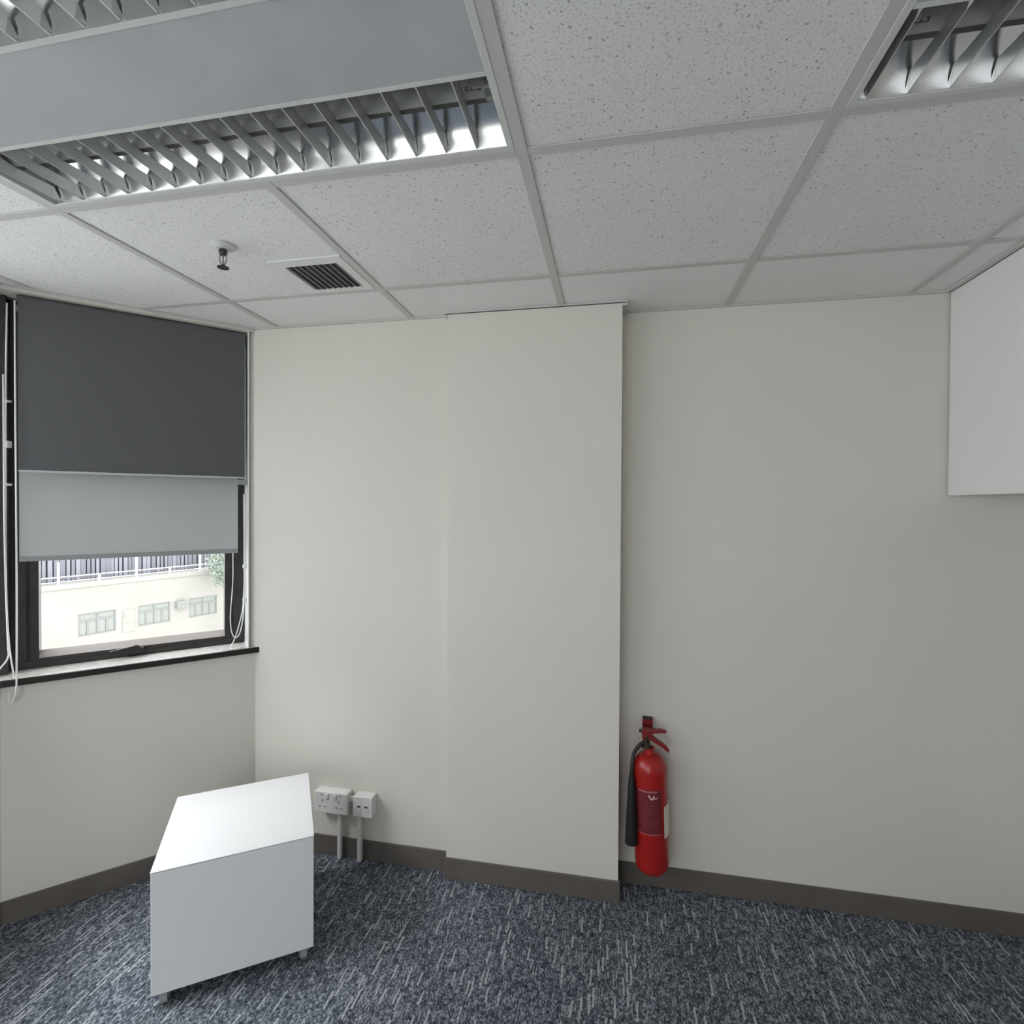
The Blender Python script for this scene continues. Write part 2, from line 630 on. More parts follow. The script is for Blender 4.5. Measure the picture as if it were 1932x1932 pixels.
# ---- suspended ceiling: T bars, perimeter angle and one object per tile
def clip_poly(poly, a, b, c):
    """keep a*x + b*y <= c"""
    out = []
    n = len(poly)
    for i in range(n):
        p, q = poly[i], poly[(i + 1) % n]
        dp, dq = a * p[0] + b * p[1] - c, a * q[0] + b * q[1] - c
        if dp <= 0:
            out.append(p)
        if (dp < 0 < dq) or (dq < 0 < dp):
            t = dp / (dp - dq)
            out.append((p[0] + t * (q[0] - p[0]), p[1] + t * (q[1] - p[1])))
    return out


def clip_room(poly, ylim):
    poly = clip_poly(poly, -1, 0, -XL)
    if poly:
        poly = clip_poly(poly, 1, 0, XR)
    if poly:
        poly = clip_poly(poly, 0, 1, ylim)
    if poly:
        poly = clip_poly(poly, 0, -1, -YF)
    if poly:
        poly = clip_poly(poly, -1, 1, CORN[1] - CORN[0])
    return poly


ZT = H + 0.003          # tile face sits a touch above the bar flanges
G = 0.6
xs = [-1.8, -1.2, -0.6, 0.0, 0.6, 1.2, 1.8]
light_cells = {(-1.2, -0.6), (-0.6, -0.6), (0.6, -0.6), (1.2, -0.6), (-1.2, -2.4), (-0.6, -2.4), (0.6, -2.4), (1.2, -2.4)}
keep_tile = {(-1.2, -2.4), (-0.6, -2.4), (0.6, -2.4), (1.2, -2.4)}
for xi in [-2.4] + xs[:-1]:
    for yi in [-3.6, -3.0, -2.4, -1.8, -1.2, -0.6, 0.0, 0.6]:
        if (xi, yi) in light_cells and (xi, yi) not in keep_tile:
            continue
        yl = YB1 if xi < -0.1 else YB2
        e = 0.0025
        poly = clip_room([(xi + e, yi + e), (xi + G - e, yi + e), (xi + G - e, yi + G - e), (xi + e, yi + G - e)], yl)
        if len(poly) < 3:
            continue
        if xi <= -0.6 < xi + G <= 0.01 and yi >= 0.59:      # tile beside the column
            poly = poly
        xc = sum(p[0] for p in poly) / len(poly)
        plain = yi >= 0.59 or xi >= 1.19
        MB().prism(poly, ZT, ZT + 0.014).build('ceiling_tile', M['tile_plain'] if plain else M['tile'], ceiling)

BW = 0.0125


def bar(poly, z0=H - 0.001, z1=H + 0.0025):
    MB().prism(poly, z0, z1).build('grid_bar', M['grid'], ceiling, bevel=0.0006, segs=1)


for x in xs[:-1]:
    top = YB1 if x < -0.5 else (YC if x < 0.1 else YB2)
    if x < -1.3:
        top = CORN[1] - CORN[0] + x
    for y0 in [YF, -2.4, -1.2, 0.0]:
        y1 = min(y0 + (1.2 if y0 > YF else 0.9), top)
        if x == -0.6 or x == 1.2:
            # the long light fittings span these bars
            if y0 == -1.2:
                y1 = -0.6
            if y0 == 0.0:
                y0 = -BW
        bar([(x - BW, y0), (x + BW, y0), (x + BW, y1), (x - BW, y1)])
for y in [-3.0, -2.4, -1.8, -1.2, -0.6, 0.0, 0.6]:
    x0 = max(XL, y - (CORN[1] - CORN[0]))
    cuts = [x0] + [x for x in xs if x > x0 + 0.05 and x < XR] + [XR]
    for a, b in zip(cuts[:-1], cuts[1:]):
        aa = a + BW if a in xs else a
        bb = b - BW if b in xs else b
        bar([(aa, y - BW), (bb, y - BW), (bb, y + BW), (aa, y + BW)], H - 0.0005)

# perimeter angle (named after what it is, part of the ceiling)
AW, AZ0, AZ1 = 0.012, H - 0.004, H + 0.002


def angle(a, b, inward, w=AW):
    MB().prism([a, b, (b[0] + inward[0] * w, b[1] + inward[1] * w), (a[0] + inward[0] * w, a[1] + inward[1] * w)], AZ0, AZ1).build('wall_angle', M['grid'], ceiling)


angle(CORN, (CX0 - 0.016, YB1), (0, -1))
angle((CX0 - 0.016, YC), (CX1 + 0.016, YC), (0, -1), 0.006)
MB().box((CX0 - 0.012, YC - 0.0025, AZ0 - 0.0022), (CX1 + 0.012, YC, AZ0)).build('shadow_gap', M['gap'], ceiling)  # dark strip painted in as the shade line at the column head
MB().box((CX0 - 0.016, YC, AZ0 - 0.008), (CX0, YB1, AZ1)).build('wall_angle', M['grid'], ceiling)
MB().box((CX1, YC, AZ0 - 0.010), (CX1 + 0.016, YB2, AZ1)).build('wall_angle', M['grid'], ceiling)
angle((CX1 + 0.016, YB2), (1.318, YB2), (0, -1))
angle(CORN, C1, (R2, -R2), 0.009)
angle(C1, (XL, YF), (1, 0), 0.016)
angle((1.325, YB2 - 0.012), (1.325, YF), (-1, 0), 0.018)


# ------------------------------------------------------------------ windows
def window(name, fr, s0, s1, d0, zb, zt, handle=False):
    """fr: wall frame; opening from s0 to s1; frame face at depth d0"""
    w = struct(empty(name, fr((s0 + s1) / 2, d0 + 0.03, zb)))
    fw, fd = 0.042, 0.075
    o = MB()
    o.obox(fr, (s0, d0, zb), (s0 + fw, d0 + fd, zt))
    o.obox(fr, (s1 - fw, d0, zb), (s1, d0 + fd, zt))
    o.obox(fr, (s0 + fw, d0, zb), (s1 - fw, d0 + fd, zb + 0.018))
    o.obox(fr, (s0 + fw, d0, zt - fw), (s1 - fw, d0 + fd, zt))
    o.build('frame', M['bronze'], w)
    # opening sash with a sloped glazing bead along the bottom
    a0, a1, b0, b1 = s0 + fw + 0.003, s1 - fw - 0.003, zb + 0.021, zt - fw - 0.003
    q = MB()
    sw = 0.030
    q.obox(fr, (a0, d0 + 0.012, b0), (a0 + sw, d0 + 0.062, b1))
    q.obox(fr, (a1 - sw, d0 + 0.012, b0), (a1, d0 + 0.062, b1))
    q.obox(fr, (a0 + sw, d0 + 0.012, b1 - sw), (a1 - sw, d0 + 0.062, b1))
    q.obox(fr, (a0 + sw, d0 + 0.006, b0), (a1 - sw, d0 + 0.062, b0 + 0.014))
    sash = q.build('sash', M['bronze'], w)
    k = MB()
    pts = [(d0 + 0.009, b0 + 0.014), (d0 + 0.044, b0 + 0.036), (d0 + 0.044, b0 + 0.014)]
    v = [fr(a0 + sw, d, z) for d, z in pts] + [fr(a1 - sw, d, z) for d, z in pts]
    k.add(v, [(0, 1, 2), (5, 4, 3), (0, 3, 4, 1), (1, 4, 5, 2), (2, 5, 3, 0)])
    k.build('glazing_bead', M['sash'], w)
    MB().obox(fr, (a0 + sw - 0.004, d0 + 0.040, b0 + 0.02), (a1 - sw + 0.004, d0 + 0.046, b1 - sw + 0.004)).build('pane', M['glass'], w)
    if handle:
        hc = s0 + (s1 - s0) * 0.52
        hh = MB()
        hh.obox(fr, (hc - 0.030, d0 - 0.012, b0 - 0.012), (hc + 0.030, d0 + 0.008, b0 + 0.012))
        hh.obox(fr, (hc - 0.013, d0 - 0.020, b0 - 0.008), (hc + 0.013, d0 - 0.008, b0 + 0.010))
        pts = [(hc - 0.024, b0 + 0.008), (hc + 0.012, b0 + 0.006), (hc + 0.078, b0 + 0.004), (hc + 0.080, b0 + 0.012), (hc + 0.012, b0 + 0.022), (hc - 0.006, b0 + 0.027), (hc - 0.020, b0 + 0.020)]
        v = [fr(s, d0 - 0.022, z) for s, z in pts] + [fr(s, d0 - 0.008, z) for s, z in pts]
        n = len(pts)
        hh.add(v, [tuple(range(n)), tuple(range(2 * n - 1, n - 1, -1))] + [(i, i + n, (i + 1) % n + n, (i + 1) % n) for i in range(n)])
        hh.build('handle', M['bronze'], w, bevel=0.002)
    return w


DF = 0.115
w1 = window('window_1', bay, 0.028, 0.786, DF, SILL, TOPW, True)
# stone sill running round the bay: polished top painted pale as if reflecting outdoors, dark polished front edge
sl = MB().prism([bay(-0.012, -0.004, 0)[:2], bay(SEG + 0.004 * T225, -0.004, 0)[:2], bay(SEG + DF * T225 + 0.03, DF + 0.03, 0)[:2], bay(0.0, DF + 0.03, 0)[:2]], SILL - 0.022, SILL)
sl.build('sill', M['sill'], w1)
MB().prism([bay(-0.016, -0.004, 0)[:2], bay(SEG - 0.010 * T225, -0.004, 0)[:2], bay(SEG - 0.014 * T225, -0.014, 0)[:2], bay(-0.016, -0.014, 0)[:2]], SILL - 0.023, SILL + 0.0005).build('sill_edge', M['sill_edge'], w1, bevel=0.003)
# dark post closing the corner between the bay and the left wall windows
cp = [bay(0.787, DF - 0.03, 0)[:2], bay(0.787, WT, 0)[:2], bay(SEG + ms, WT, 0)[:2], lef(0.0, WT, 0)[:2], lef(0.03, DF - 0.03, 0)[:2], lef(-0.02, 0.07, 0)[:2]]
MB().prism([bay(0.787, 0.075, 0)[:2], bay(0.787, WT, 0)[:2], bay(SEG + ms, WT, 0)[:2], lef(0.012, WT, 0)[:2], lef(0.012, 0.075, 0)[:2], bay(SEG + 0.03, 0.075, 0)[:2]], SILL, TOPW).build('mullion', M['bronze'], w1)

# three more windows down the left wall (the daylight that falls on the floor and the pedestal)
edges = [(0.014, 1.10), (1.16, 2.24), (2.30, 3.40)]
for i, (a, b) in enumerate(edges):
    ww = window('window_%d' % (i + 2), lef, a, b, DF, SILL, TOPW)
    MB().obox(lef, (a - 0.02 if i else 0.005, -0.004, SILL - 0.022), (b + 0.04, DF + 0.03, SILL)).build('sill', M['sill'], ww)
    MB().obox(lef, (a - 0.02 if i else 0.006, -0.014, SILL - 0.023), (b + 0.04, -0.004, SILL + 0.0005)).build('sill_edge', M['sill_edge'], ww)
    portal('sky_portal_%d' % (i + 2), lef((a + b) / 2, 0.24, (SILL + TOPW) / 2), (1, 0, 0), b - a, TOPW - SILL)
for i, (a, b) in enumerate(FW):
    ww = window('window_%d' % (i + 5), fro, a, b, DF, SILLF, TOPW)
    MB().obox(fro, (a, -0.014, SILLF - 0.022), (b, DF + 0.03, SILLF)).build('sill', M['sill'], ww)
    portal('sky_portal_%d' % (i + 5), fro((a + b) / 2, 0.24, (SILLF + TOPW) / 2), (0, 1, 0), b - a, TOPW - SILLF)
mp = MB()
for a, b in ((1.10, 1.16), (2.24, 2.30), (3.40, LEN_L)):
    mp.obox(lef, (a, 0.0, SILL), (b, WT, TOPW))
struct(mp.build('trim_3', M['wall']))
portal('sky_portal_1', bay(0.41, 0.24, 1.08), (R2, -R2, 0), 0.7, 0.4)


# ------------------------------------------------------------------ roller blinds
def blind(name, fr, s0, s1, d, ztop, zbot, fabric, barmat, roller_r=0.018, bar_h=0.016):
    b = empty(name, fr((s0 + s1) / 2, d, ztop))
    n = 14
    mb = MB()
    for j, dd in enumerate((-0.0006, 0.0006)):
        for i in range(n + 1):
            s = s0 + (s1 - s0) * i / n
            mb.v.append(fr(s, d + dd + 0.0015 * sin(i * 0.9), zbot))
            mb.v.append(fr(s, d + dd, ztop))
    k = 2 * (n + 1)
    for i in range(n):
        mb.f.append((2 * i, 2 * i + 1, 2 * i + 3, 2 * i + 2))
        mb.f.append((k + 2 * i, k + 2 * i + 2, k + 2 * i + 3, k + 2 * i + 1))
    mb.f += [(0, k, k + 1, 1), (2 * n, 2 * n + 1, k + 2 * n + 1, k + 2 * n)]
    mb.build('fabric', fabric, b, smooth=True)
    MB().tube([fr(s0 - 0.004, d + roller_r, ztop), fr(s1 + 0.004, d + roller_r, ztop)], roller_r, 14).build('roller', fabric, b, smooth=True)
    MB().obox(fr, (s0, d - 0.005, zbot - bar_h), (s1, d + 0.005, zbot)).build('bottom_bar', barmat, b, bevel=0.002)
    return b


def chain(pts, fr, parent, r=0.0022, n=8, name='bead_chain'):
    p = spline([fr(*q) for q in pts], n)
    return MB().tube(p, r, 6).build(name, M['chain'], parent, smooth=True)


black_blind = blind('roller_blind', bay, 0.038, 0.747, 0.020, TOPW - 0.016, 1.572, M['blackout'], M['bar_pale'], 0.012, 0.008)
tag(black_blind, 'charcoal blackout roller blind covering the upper part of the bay window', 'blind', 'blinds at the bay window')
chain([(0.7535, 0.014, TOPW - 0.03), (0.7525, 0.012, 1.7), (0.751, 0.008, 1.2), (0.748, -0.018, 0.86), (0.749, -0.020, 0.82), (0.752, -0.019, 0.79), (0.760, -0.018, 0.772), (0.767, -0.018, 0.778), (0.768, -0.018, 0.80)], bay, black_blind, 0.0026)
MB().obox(bay, (0.0272, 0.010, 1.538), (0.072, 0.034, 1.560)).build('bracket', M['bar'], black_blind, bevel=0.003)
grey_blind = blind('roller_blind', bay, 0.056, 0.758, 0.093, TOPW - 0.03, 1.262, M['screen'], M['bar'], 0.014, 0.018)
tag(grey_blind, 'light grey roller blind hanging lower, behind the charcoal blackout blind', 'blind', 'blinds at the bay window')
chain([(0.077, 0.075, 1.245), (0.079, 0.062, 1.12), (0.089, 0.045, 1.00), (0.088, 0.042, 0.93), (0.078, 0.035, 0.893), (0.062, 0.035, 0.893), (0.048, 0.04, 0.93), (0.040, 0.045, 1.0), (0.036, 0.055, 1.1), (0.036, 0.06, 1.3), (0.037, 0.06, 1.50)], bay, black_blind)
chain([(0.031, 0.075, 1.50), (0.032, 0.07, 1.2), (0.040, 0.055, 1.03), (0.055, 0.04, 0.95), (0.075, 0.03, 0.885), (0.092, 0.012, 0.855), (0.085, -0.002, 0.850), (0.062, -0.004, 0.852), (0.040, 0.01, 0.868), (0.025, 0.02, 0.92), (0.015, 0.02, 1.02), (0.012, 0.015, 1.2), (0.014, 0.015, 1.6), (0.018, 0.02, 2.15)], bay, black_blind)
for zz in (1.19, 1.045):
    MB().obox(bay, (0.0262, 0.040, zz - 0.010), (0.042, 0.060, zz + 0.006)).build('chain_cleat', M['pvc'], black_blind, bevel=0.002)

left_blind = blind('roller_blind', lef, 0.03, 1.08, 0.075, TOPW - 0.025, 2.06, M['blackout'], M['bar_pale'], 0.016, 0.010)
tag(left_blind, 'roller blind on the left wall window, its white chain hanging beside the dark corner post', 'blind')
chain([(-0.034, 0.012, 2.15), (-0.032, 0.015, 1.9), (-0.030, 0.015, 1.6), (-0.026, 0.012, 1.2), (-0.030, 0.010, 0.97), (-0.028, 0.006, 0.92), (-0.012, 0.012, 0.89), (0.01, 0.015, 0.875), (0.03, 0.02, 0.93), (0.04, 0.03, 1.2), (0.05, 0.04, 2.1)], lef, left_blind, 0.0026)
chain([(-0.023, 0.014, 1.9), (-0.022, 0.010, 1.3), (-0.024, 0.0, 1.0), (-0.030, -0.016, 0.85), (-0.033, -0.018, 0.815)], lef, left_blind, 0.0024)
for zz, big in ((1.81, 0), (1.66, 1), (1.52, 0)):
    MB().obox(lef, (-0.044, 0.006, zz - (0.012 if big else 0.004)), (-0.028, 0.020, zz + (0.012 if big else 0.004))).build('chain_cleat', M['pvc'], left_blind, bevel=0.002)


# ------------------------------------------------------------------ recessed louvre lights
def ceiling_light(x0, x1, label):
    """fits the 1.2 x 0.6 grid opening between x0..x1 and y -0.6..0"""
    a, b = x0 + BW, x1 - BW
    yN, yS = -BW, -0.6 + BW
    L_ = empty('ceiling_light', ((x0 + x1) / 2, -0.3, H))
    tag(L_, label, 'ceiling light', 'recessed louvre lights in the ceiling grid')
    z0, z1 = H - 0.002, H + 0.010
    t = MB()
    rim = 0.014
    t.box((a, yN - rim, z0), (b, yN, z1)).box((a, yS, z0), (b, yS + rim, z1))
    t.box((a, yS + rim, z0), (a + rim, yN - rim, z1)).box((b - rim, yS + rim, z0), (b, yN - rim, z1))
    t.build('rim', M['fixture'], L_, bevel=0.001, segs=1)
    ia, ib = a + rim, b - rim
    MB().box((ia, -0.398, H - 0.001), (ib, -0.216, H + 0.006)).build('centre_panel', M['panel'], L_)
    MB().box((ia, -0.216, z0), (ib, -0.207, z1)).build('divider', M['fixture'], L_)
    MB().box((ia, -0.407, z0), (ib, -0.398, z1)).build('divider', M['fixture'], L_)
    MB().box((a, yS, H + 0.115), (b, yN, H + 0.120)).box((a, yN - 0.002, H + 0.010), (b, yN, H + 0.115)).box((a, yS, H + 0.010), (b, yS + 0.002, H + 0.115)).box((a, yS, H + 0.010), (a + 0.002, yN, H + 0.115)).box((b - 0.002, yS, H + 0.010), (b, yN, H + 0.115)).build('housing', M['void'], L_)
    for (ys, yn) in ((-0.207, yN - rim), (yS + rim, -0.407)):
        c = (ys + yn) / 2
        hw = (yn - ys) / 2
        fn = lambda u, y, z: (u, y, z)
        prof = [(hw, 0.0), (hw - 0.006, 0.018), (hw - 0.016, 0.036), (hw - 0.030, 0.052), (hw - 0.046, 0.064)]
        for sgn in (1, -1):
            pr = [(c + sgn * p[0], H + p[1]) for p in prof]
            mb = MB()
            for k in range(len(pr) - 1):
                mb.sheet(fn, (ia, ib), pr[k:k + 2])
            mb = MB().sheet(fn, (ia, ib), pr)
            mb.build('reflector', M['alu'], L_, smooth=True)
        for xe in (ia + 0.0008, ib - 0.0008):
            MB().add([(xe, c - hw, H), (xe, c + hw, H), (xe, c + hw, H + 0.092), (xe, c - hw, H + 0.092)], [(0, 1, 2, 3)]).build('end_plate', M['fixture'], L_)
        # reflector over the lamp
        pr = [(c - hw + 0.046 + (2 * hw - 0.092) * k / 8, H + 0.070 + 0.022 * sin(pi * k / 8)) for k in range(9)]
        MB().sheet(fn, (ia, ib), pr).build('lamp_reflector', M['alu'], L_, smooth=True)
        # lamp with end caps and a small printed mark
        zl = H + 0.047
        rt = 0.023
        cl = c - 0.008
        tb = MB().tube([(ia + 0.02, cl, zl), (ib - 0.02, cl, zl)], rt, 24).build('lamp_tube', M['tube'], L_, smooth=True)
        MB().tube([(ib - 0.020, cl, zl), (ib - 0.004, cl, zl)], rt + 0.0004, 24).build('end_cap', M['steel'], tb, smooth=True)
        MB().tube([(ia + 0.004, cl, zl), (ia + 0.020, cl, zl)], rt + 0.0004, 24).build('end_cap', M['steel'], tb, smooth=True)
        # shaded lower edge of the lamp, painted on as a dark band
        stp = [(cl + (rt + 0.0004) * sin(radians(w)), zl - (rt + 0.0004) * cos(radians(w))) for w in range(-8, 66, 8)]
        MB().sheet(fn, (ia + 0.02, ib - 0.02), stp).build('painted_shade_band', M['mark'], tb, smooth=True)
        ang = radians(-50)
        for end in (0, 1):
            mk = MB()
            for (u0, u1, w0, w1) in ((0.030, 0.056, 0.04, 0.09), (0.043, 0.046, -0.08, 0.05), (0.053, 0.0555, -0.14, 0.05), (0.051, 0.056, -0.19, -0.14), (0.026, 0.034, 0.02, 0.11)):
                xe = (ib - u1, ia + u0)[end]
                v = []
                for xx in (xe, xe + (u1 - u0)):
                    for w in (w0, w1):
                        v.append((xx, cl + (rt + 0.0006) * sin(ang + w), zl - (rt + 0.0006) * cos(ang + w)))
                mk.add(v, [(0, 1, 3, 2)])
            mk.build('printed_mark', M['mark'], tb)
        # cross blades: thin at the bottom edge, waisted sides, dipping ends
        pitch = 0.0667
        n = int((ib - ia - 0.05) / pitch)
        xb = ib - (ib - 1 * 0) if False else None
        x_first = x1 - 0.091
        k = 0
        proto = None
        while x_first - k * pitch > ia + 0.012:
            x = x_first - k * pitch
            if proto is None:
                prof = []
                m_ = 10
                for q in range(m_ + 1):
                    f = q / m_
                    y = c - (hw - 0.001) + 2 * (hw - 0.001) * f
                    top = 0.030 - 0.010 * sin(pi * f)
                    edge = min(1.0, (hw - abs(y - c)) / 0.02)
                    prof.append((y, H + 0.001, H + 0.004 + top * edge))
                v, fc = [], []
                for (y, za, zb_) in prof:
                    v += [(x - 0.0009, y, za), (x + 0.0009, y, za), (x + 0.0045, y, zb_), (x - 0.0045, y, zb_)]
                for q in range(m_):
                    for e in range(4):
                        fc.append((q * 4 + e, q * 4 + (e + 1) % 4, (q + 1) * 4 + (e + 1) % 4, (q + 1) * 4 + e))
                fc += [(3, 2, 1, 0), (m_ * 4, m_ * 4 + 1, m_ * 4 + 2, m_ * 4 + 3)]
                proto = link('louvre_blade', v, fc, M['blade'], L_)
            else:
                o = proto.copy()
                COL.objects.link(o)
                o.parent = L_
                o.location = proto.location + Vector((-k * pitch, 0, 0))
            k += 1
    return L_


ceiling_light(-1.2, 0.0, 'recessed louvre light above the bay window side, nearer the sprinkler, with grey centre panel')
ceiling_light(0.6, 1.8, 'recessed louvre light at the upper right corner, on the side of the wall cabinet')

# ------------------------------------------------------------------ sprinkler
sx, sy = -0.917, 0.236
S = empty('fire_sprinkler', (sx, sy, H))
tag(S, 'pendent fire sprinkler head on a round white plate below a ceiling tile', 'sprinkler')
MB().lathe((sx, sy, H), [(0.034, 0.003), (0.034, -0.001), (0.030, -0.004), (0.022, -0.0065), (0.021, -0.009), (0.010, -0.010)], 32).build('escutcheon', M['fixture'], S, smooth=True)
MB().lathe((sx, sy, H), [(0.010, -0.008), (0.012, -0.012), (0.012, -0.022), (0.009, -0.025)], 6).build('body', M['dark_steel'], S)
for sgn in (-1, 1):
    MB().tube(spline([(sx + sgn * 0.009, sy, H - 0.022), (sx + sgn * 0.0115, sy, H - 0.034), (sx + sgn * 0.009, sy, H - 0.046), (sx + sgn * 0.002, sy, H - 0.056)], 4), 0.0018, 6).build('frame_arm', M['steel'], S, smooth=True)
MB().tube([(sx, sy, H - 0.024), (sx, sy, H - 0.054)], 0.0022, 8).build('bulb', M['steel'], S, smooth=True)
MB().lathe((sx, sy, H), [(0.004, -0.052), (0.006, -0.058), (0.016, -0.060), (0.016, -0.062), (0.004, -0.062)], 12).build('deflector', M['dark_steel'], S)

# ------------------------------------------------------------------ ceiling vent
V = empty('ceiling_vent', (-0.733, 0.47, H))
tag(V, 'small white square air vent with dark parallel slots in the ceiling', 'vent')
o0, o1, p0, p1 = -0.858, -0.6145, 0.347, 0.586
i0, i1, j0, j1 = -0.823, -0.646, 0.388, 0.562
zf0, zf1 = H - 0.0015, H + 0.004
vf = MB().box((o0, p0, zf0), (o1, j0, zf1)).box((o0, j1, zf0), (o1, p1, zf1)).box((o0, j0, zf0), (i0, j1, zf1)).box((i1, j0, zf0), (o1, j1, zf1))
vf.build('frame', M['tile_white'], V, bevel=0.001, segs=1)
MB().box((i0, j0, ZT - 0.0012), (i1, j1, ZT - 0.0002)).build('backing', M['void'], V)
ns = 9
for k in range(ns):
    x = i0 + 0.012 + (i1 - i0 - 0.012) * k / (ns - 1) - 0.006
    v = [(x - 0.002, j0, H + 0.002), (x + 0.004, j0, H - 0.003), (x + 0.0056, j0, H - 0.002), (x, j0, H + 0.0028)]
    v += [(p[0], j1, p[2]) for p in v]
    link('slat', v, [(3, 2, 1, 0), (4, 5, 6, 7), (0, 1, 5, 4), (1, 2, 6, 5), (2, 3, 7, 6), (3, 0, 4, 7)], M['grid'], V)

# ------------------------------------------------------------------ wall cabinet on the right
KX, KY1, KY0 = 1.325, 0.958, -0.25
K = empty('wall_cabinet', ((KX + XR) / 2, (KY0 + KY1) / 2, 1.5))
tag(K, 'white wall-hung cabinet reaching the ceiling at the right end of the room', 'cabinet')
MB().box((KX + 0.020, KY0, 1.502), (XR - 0.001, KY1, 2.190)).build('body', M['cab'], K, bevel=0.001, segs=1)
ym = (KY0 + KY1) / 2
MB().box((KX, ym + 0.0015, 1.499), (KX + 0.018, KY1, 2.194)).build('door', M['cab'], K, bevel=0.0012)
MB().box((KX, KY0, 1.499), (KX + 0.018, ym - 0.0015, 2.194)).build('door', M['cab'], K, bevel=0.0012)

# ------------------------------------------------------------------ sockets on the back wall
yb = YB1


def outlet(name, xa, xb, za, zb, label):
    o = empty(name, ((xa + xb) / 2, yb, za))
    tag(o, label, 'outlet')
    MB().box((xa + 0.001, yb - 0.034, za + 0.001), (xb - 0.001, yb, zb - 0.001)).build('back_box', M['pvc'], o, bevel=0.003)
    MB().box((xa, yb - 0.044, za), (xb, yb - 0.035, zb)).build('faceplate', M['pvc'], o, bevel=0.0035, segs=3)
    return o


so = outlet('socket_outlet', -1.000, -0.853, 0.197, 0.284, 'white surface mounted double power socket beside the pedestal, left of the two outlets')
yf = yb - 0.0442
for cx_ in (-0.963, -0.890):
    for dx, dz, w, h in ((0, 0.012, 0.0035, 0.009), (-0.011, -0.012, 0.0075, 0.0035), (0.011, -0.012, 0.0075, 0.0035)):
        MB().box((cx_ + dx - w / 2, yf - 0.0004, 0.236 + dz - h / 2), (cx_ + dx + w / 2, yf + 0.002, 0.236 + dz + h / 2)).build('pin_hole', M['hole'], so)
for cx_ in (-0.944, -0.909):
    MB().box((cx_ - 0.0075, yf - 0.004, 0.257), (cx_ + 0.0075, yf + 0.002, 0.277)).build('switch', M['pvc'], so, bevel=0.0015)
for xx in (-0.966, -0.887):
    MB().tube([(xx, yf - 0.0012, 0.272), (xx, yf + 0.003, 0.272)], 0.0026, 10).build('screw', M['hole'] if xx > -0.9 else M['steel'], so)
MB().box((-0.909, yb - 0.024, 0.002), (-0.893, yb - 0.0075, 0.197)).build('conduit', M['pvc'], so, bevel=0.002)

do = outlet('data_outlet', -0.828, -0.745, 0.197, 0.281, 'white single data outlet, right of the double power socket')
for cx_ in (-0.802, -0.771):
    MB().box((cx_ - 0.010, yf - 0.0015, 0.222), (cx_ + 0.010, yf + 0.002, 0.250)).build('module', M['pvc'], do, bevel=0.001)
    MB().box((cx_ - 0.0065, yf - 0.0022, 0.238), (cx_ + 0.0065, yf + 0.001, 0.246)).build('port', M['hole'], do)
MB().box((-0.820, yb - 0.026, 0.002), (-0.803, yb - 0.0075, 0.197)).build('conduit', M['pvc'], do, bevel=0.002)
MB().box((-0.853, yb - 0.026, 0.246), (-0.828, yb - 0.010, 0.264)).build('cable_link', M['pvc'], do)

# ------------------------------------------------------------------ pedestal
PC = [(-1.087, 0.158), (-0.727, 0.406), (-0.974, 0.752), (-1.337, 0.500)]
pc = Vector(((PC[0][0] + PC[2][0]) / 2, (PC[0][1] + PC[2][1]) / 2))
ex = (Vector(PC[1]) - Vector(PC[0]))
wx = ex.length
ex.normalize()
ey = Vector((-ex.y, ex.x))
wy = (Vector(PC[3]) - Vector(PC[0])).dot(ey)


def ped(u, v, z):
    p = pc + ex * u + ey * v
    return (p.x, p.y, z)


D = empty('mobile_pedestal', (pc.x, pc.y, 0))
tag(D, 'white cube-shaped pedestal cabinet on castors standing on the carpet under the bay window', 'cabinet')
hx, hy = wx / 2, wy / 2
MB().obox(ped, (-hx + 0.001, -hy + 0.001, 0.048), (hx - 0.001, hy - 0.020, 0.4005)).build('body', M['white_lam'], D, bevel=0.0015)
MB().obox(ped, (-hx, -hy, 0.4022), (hx, hy, 0.4055)).build('top', M['white_lam'], D, bevel=0.0008)
MB().obox(ped, (-hx + 0.003, -hy + 0.003, 0.4005), (hx - 0.003, hy - 0.003, 0.4022)).build('shadow_joint', M['gap'], D)
# drawers on the side turned to the wall
for za, zb in ((0.052, 0.165), (0.168, 0.281), (0.284, 0.392)):
    dr = MB().obox(ped, (-hx + 0.002, hy - 0.019, za), (hx - 0.002, hy - 0.001, zb)).build('drawer', M['white_lam'], D, bevel=0.0012)
for su in (-1, 1):
    for sv in (-1, 1):
        cu, cv = su * (hx - 0.030), sv * (hy - 0.032)
        cw = MB()
        c0_ = Vector(ped(cu - 0.009, cv, 0.020))
        c1_ = Vector(ped(cu + 0.009, cv, 0.020))
        cst = MB().obox(ped, (cu - 0.012, cv - 0.014, 0.034), (cu + 0.012, cv + 0.014, 0.048)).obox(ped, (cu - 0.013, cv - 0.012, 0.014), (cu - 0.0105, cv + 0.012, 0.036)).obox(ped, (cu + 0.0105, cv - 0.012, 0.014), (cu + 0.013, cv + 0.012, 0.036)).build('castor', M['bar'], D)
        cw.tube([c0_, c1_], 0.020, 20).build('wheel', M['bar'], cst, smooth=True)

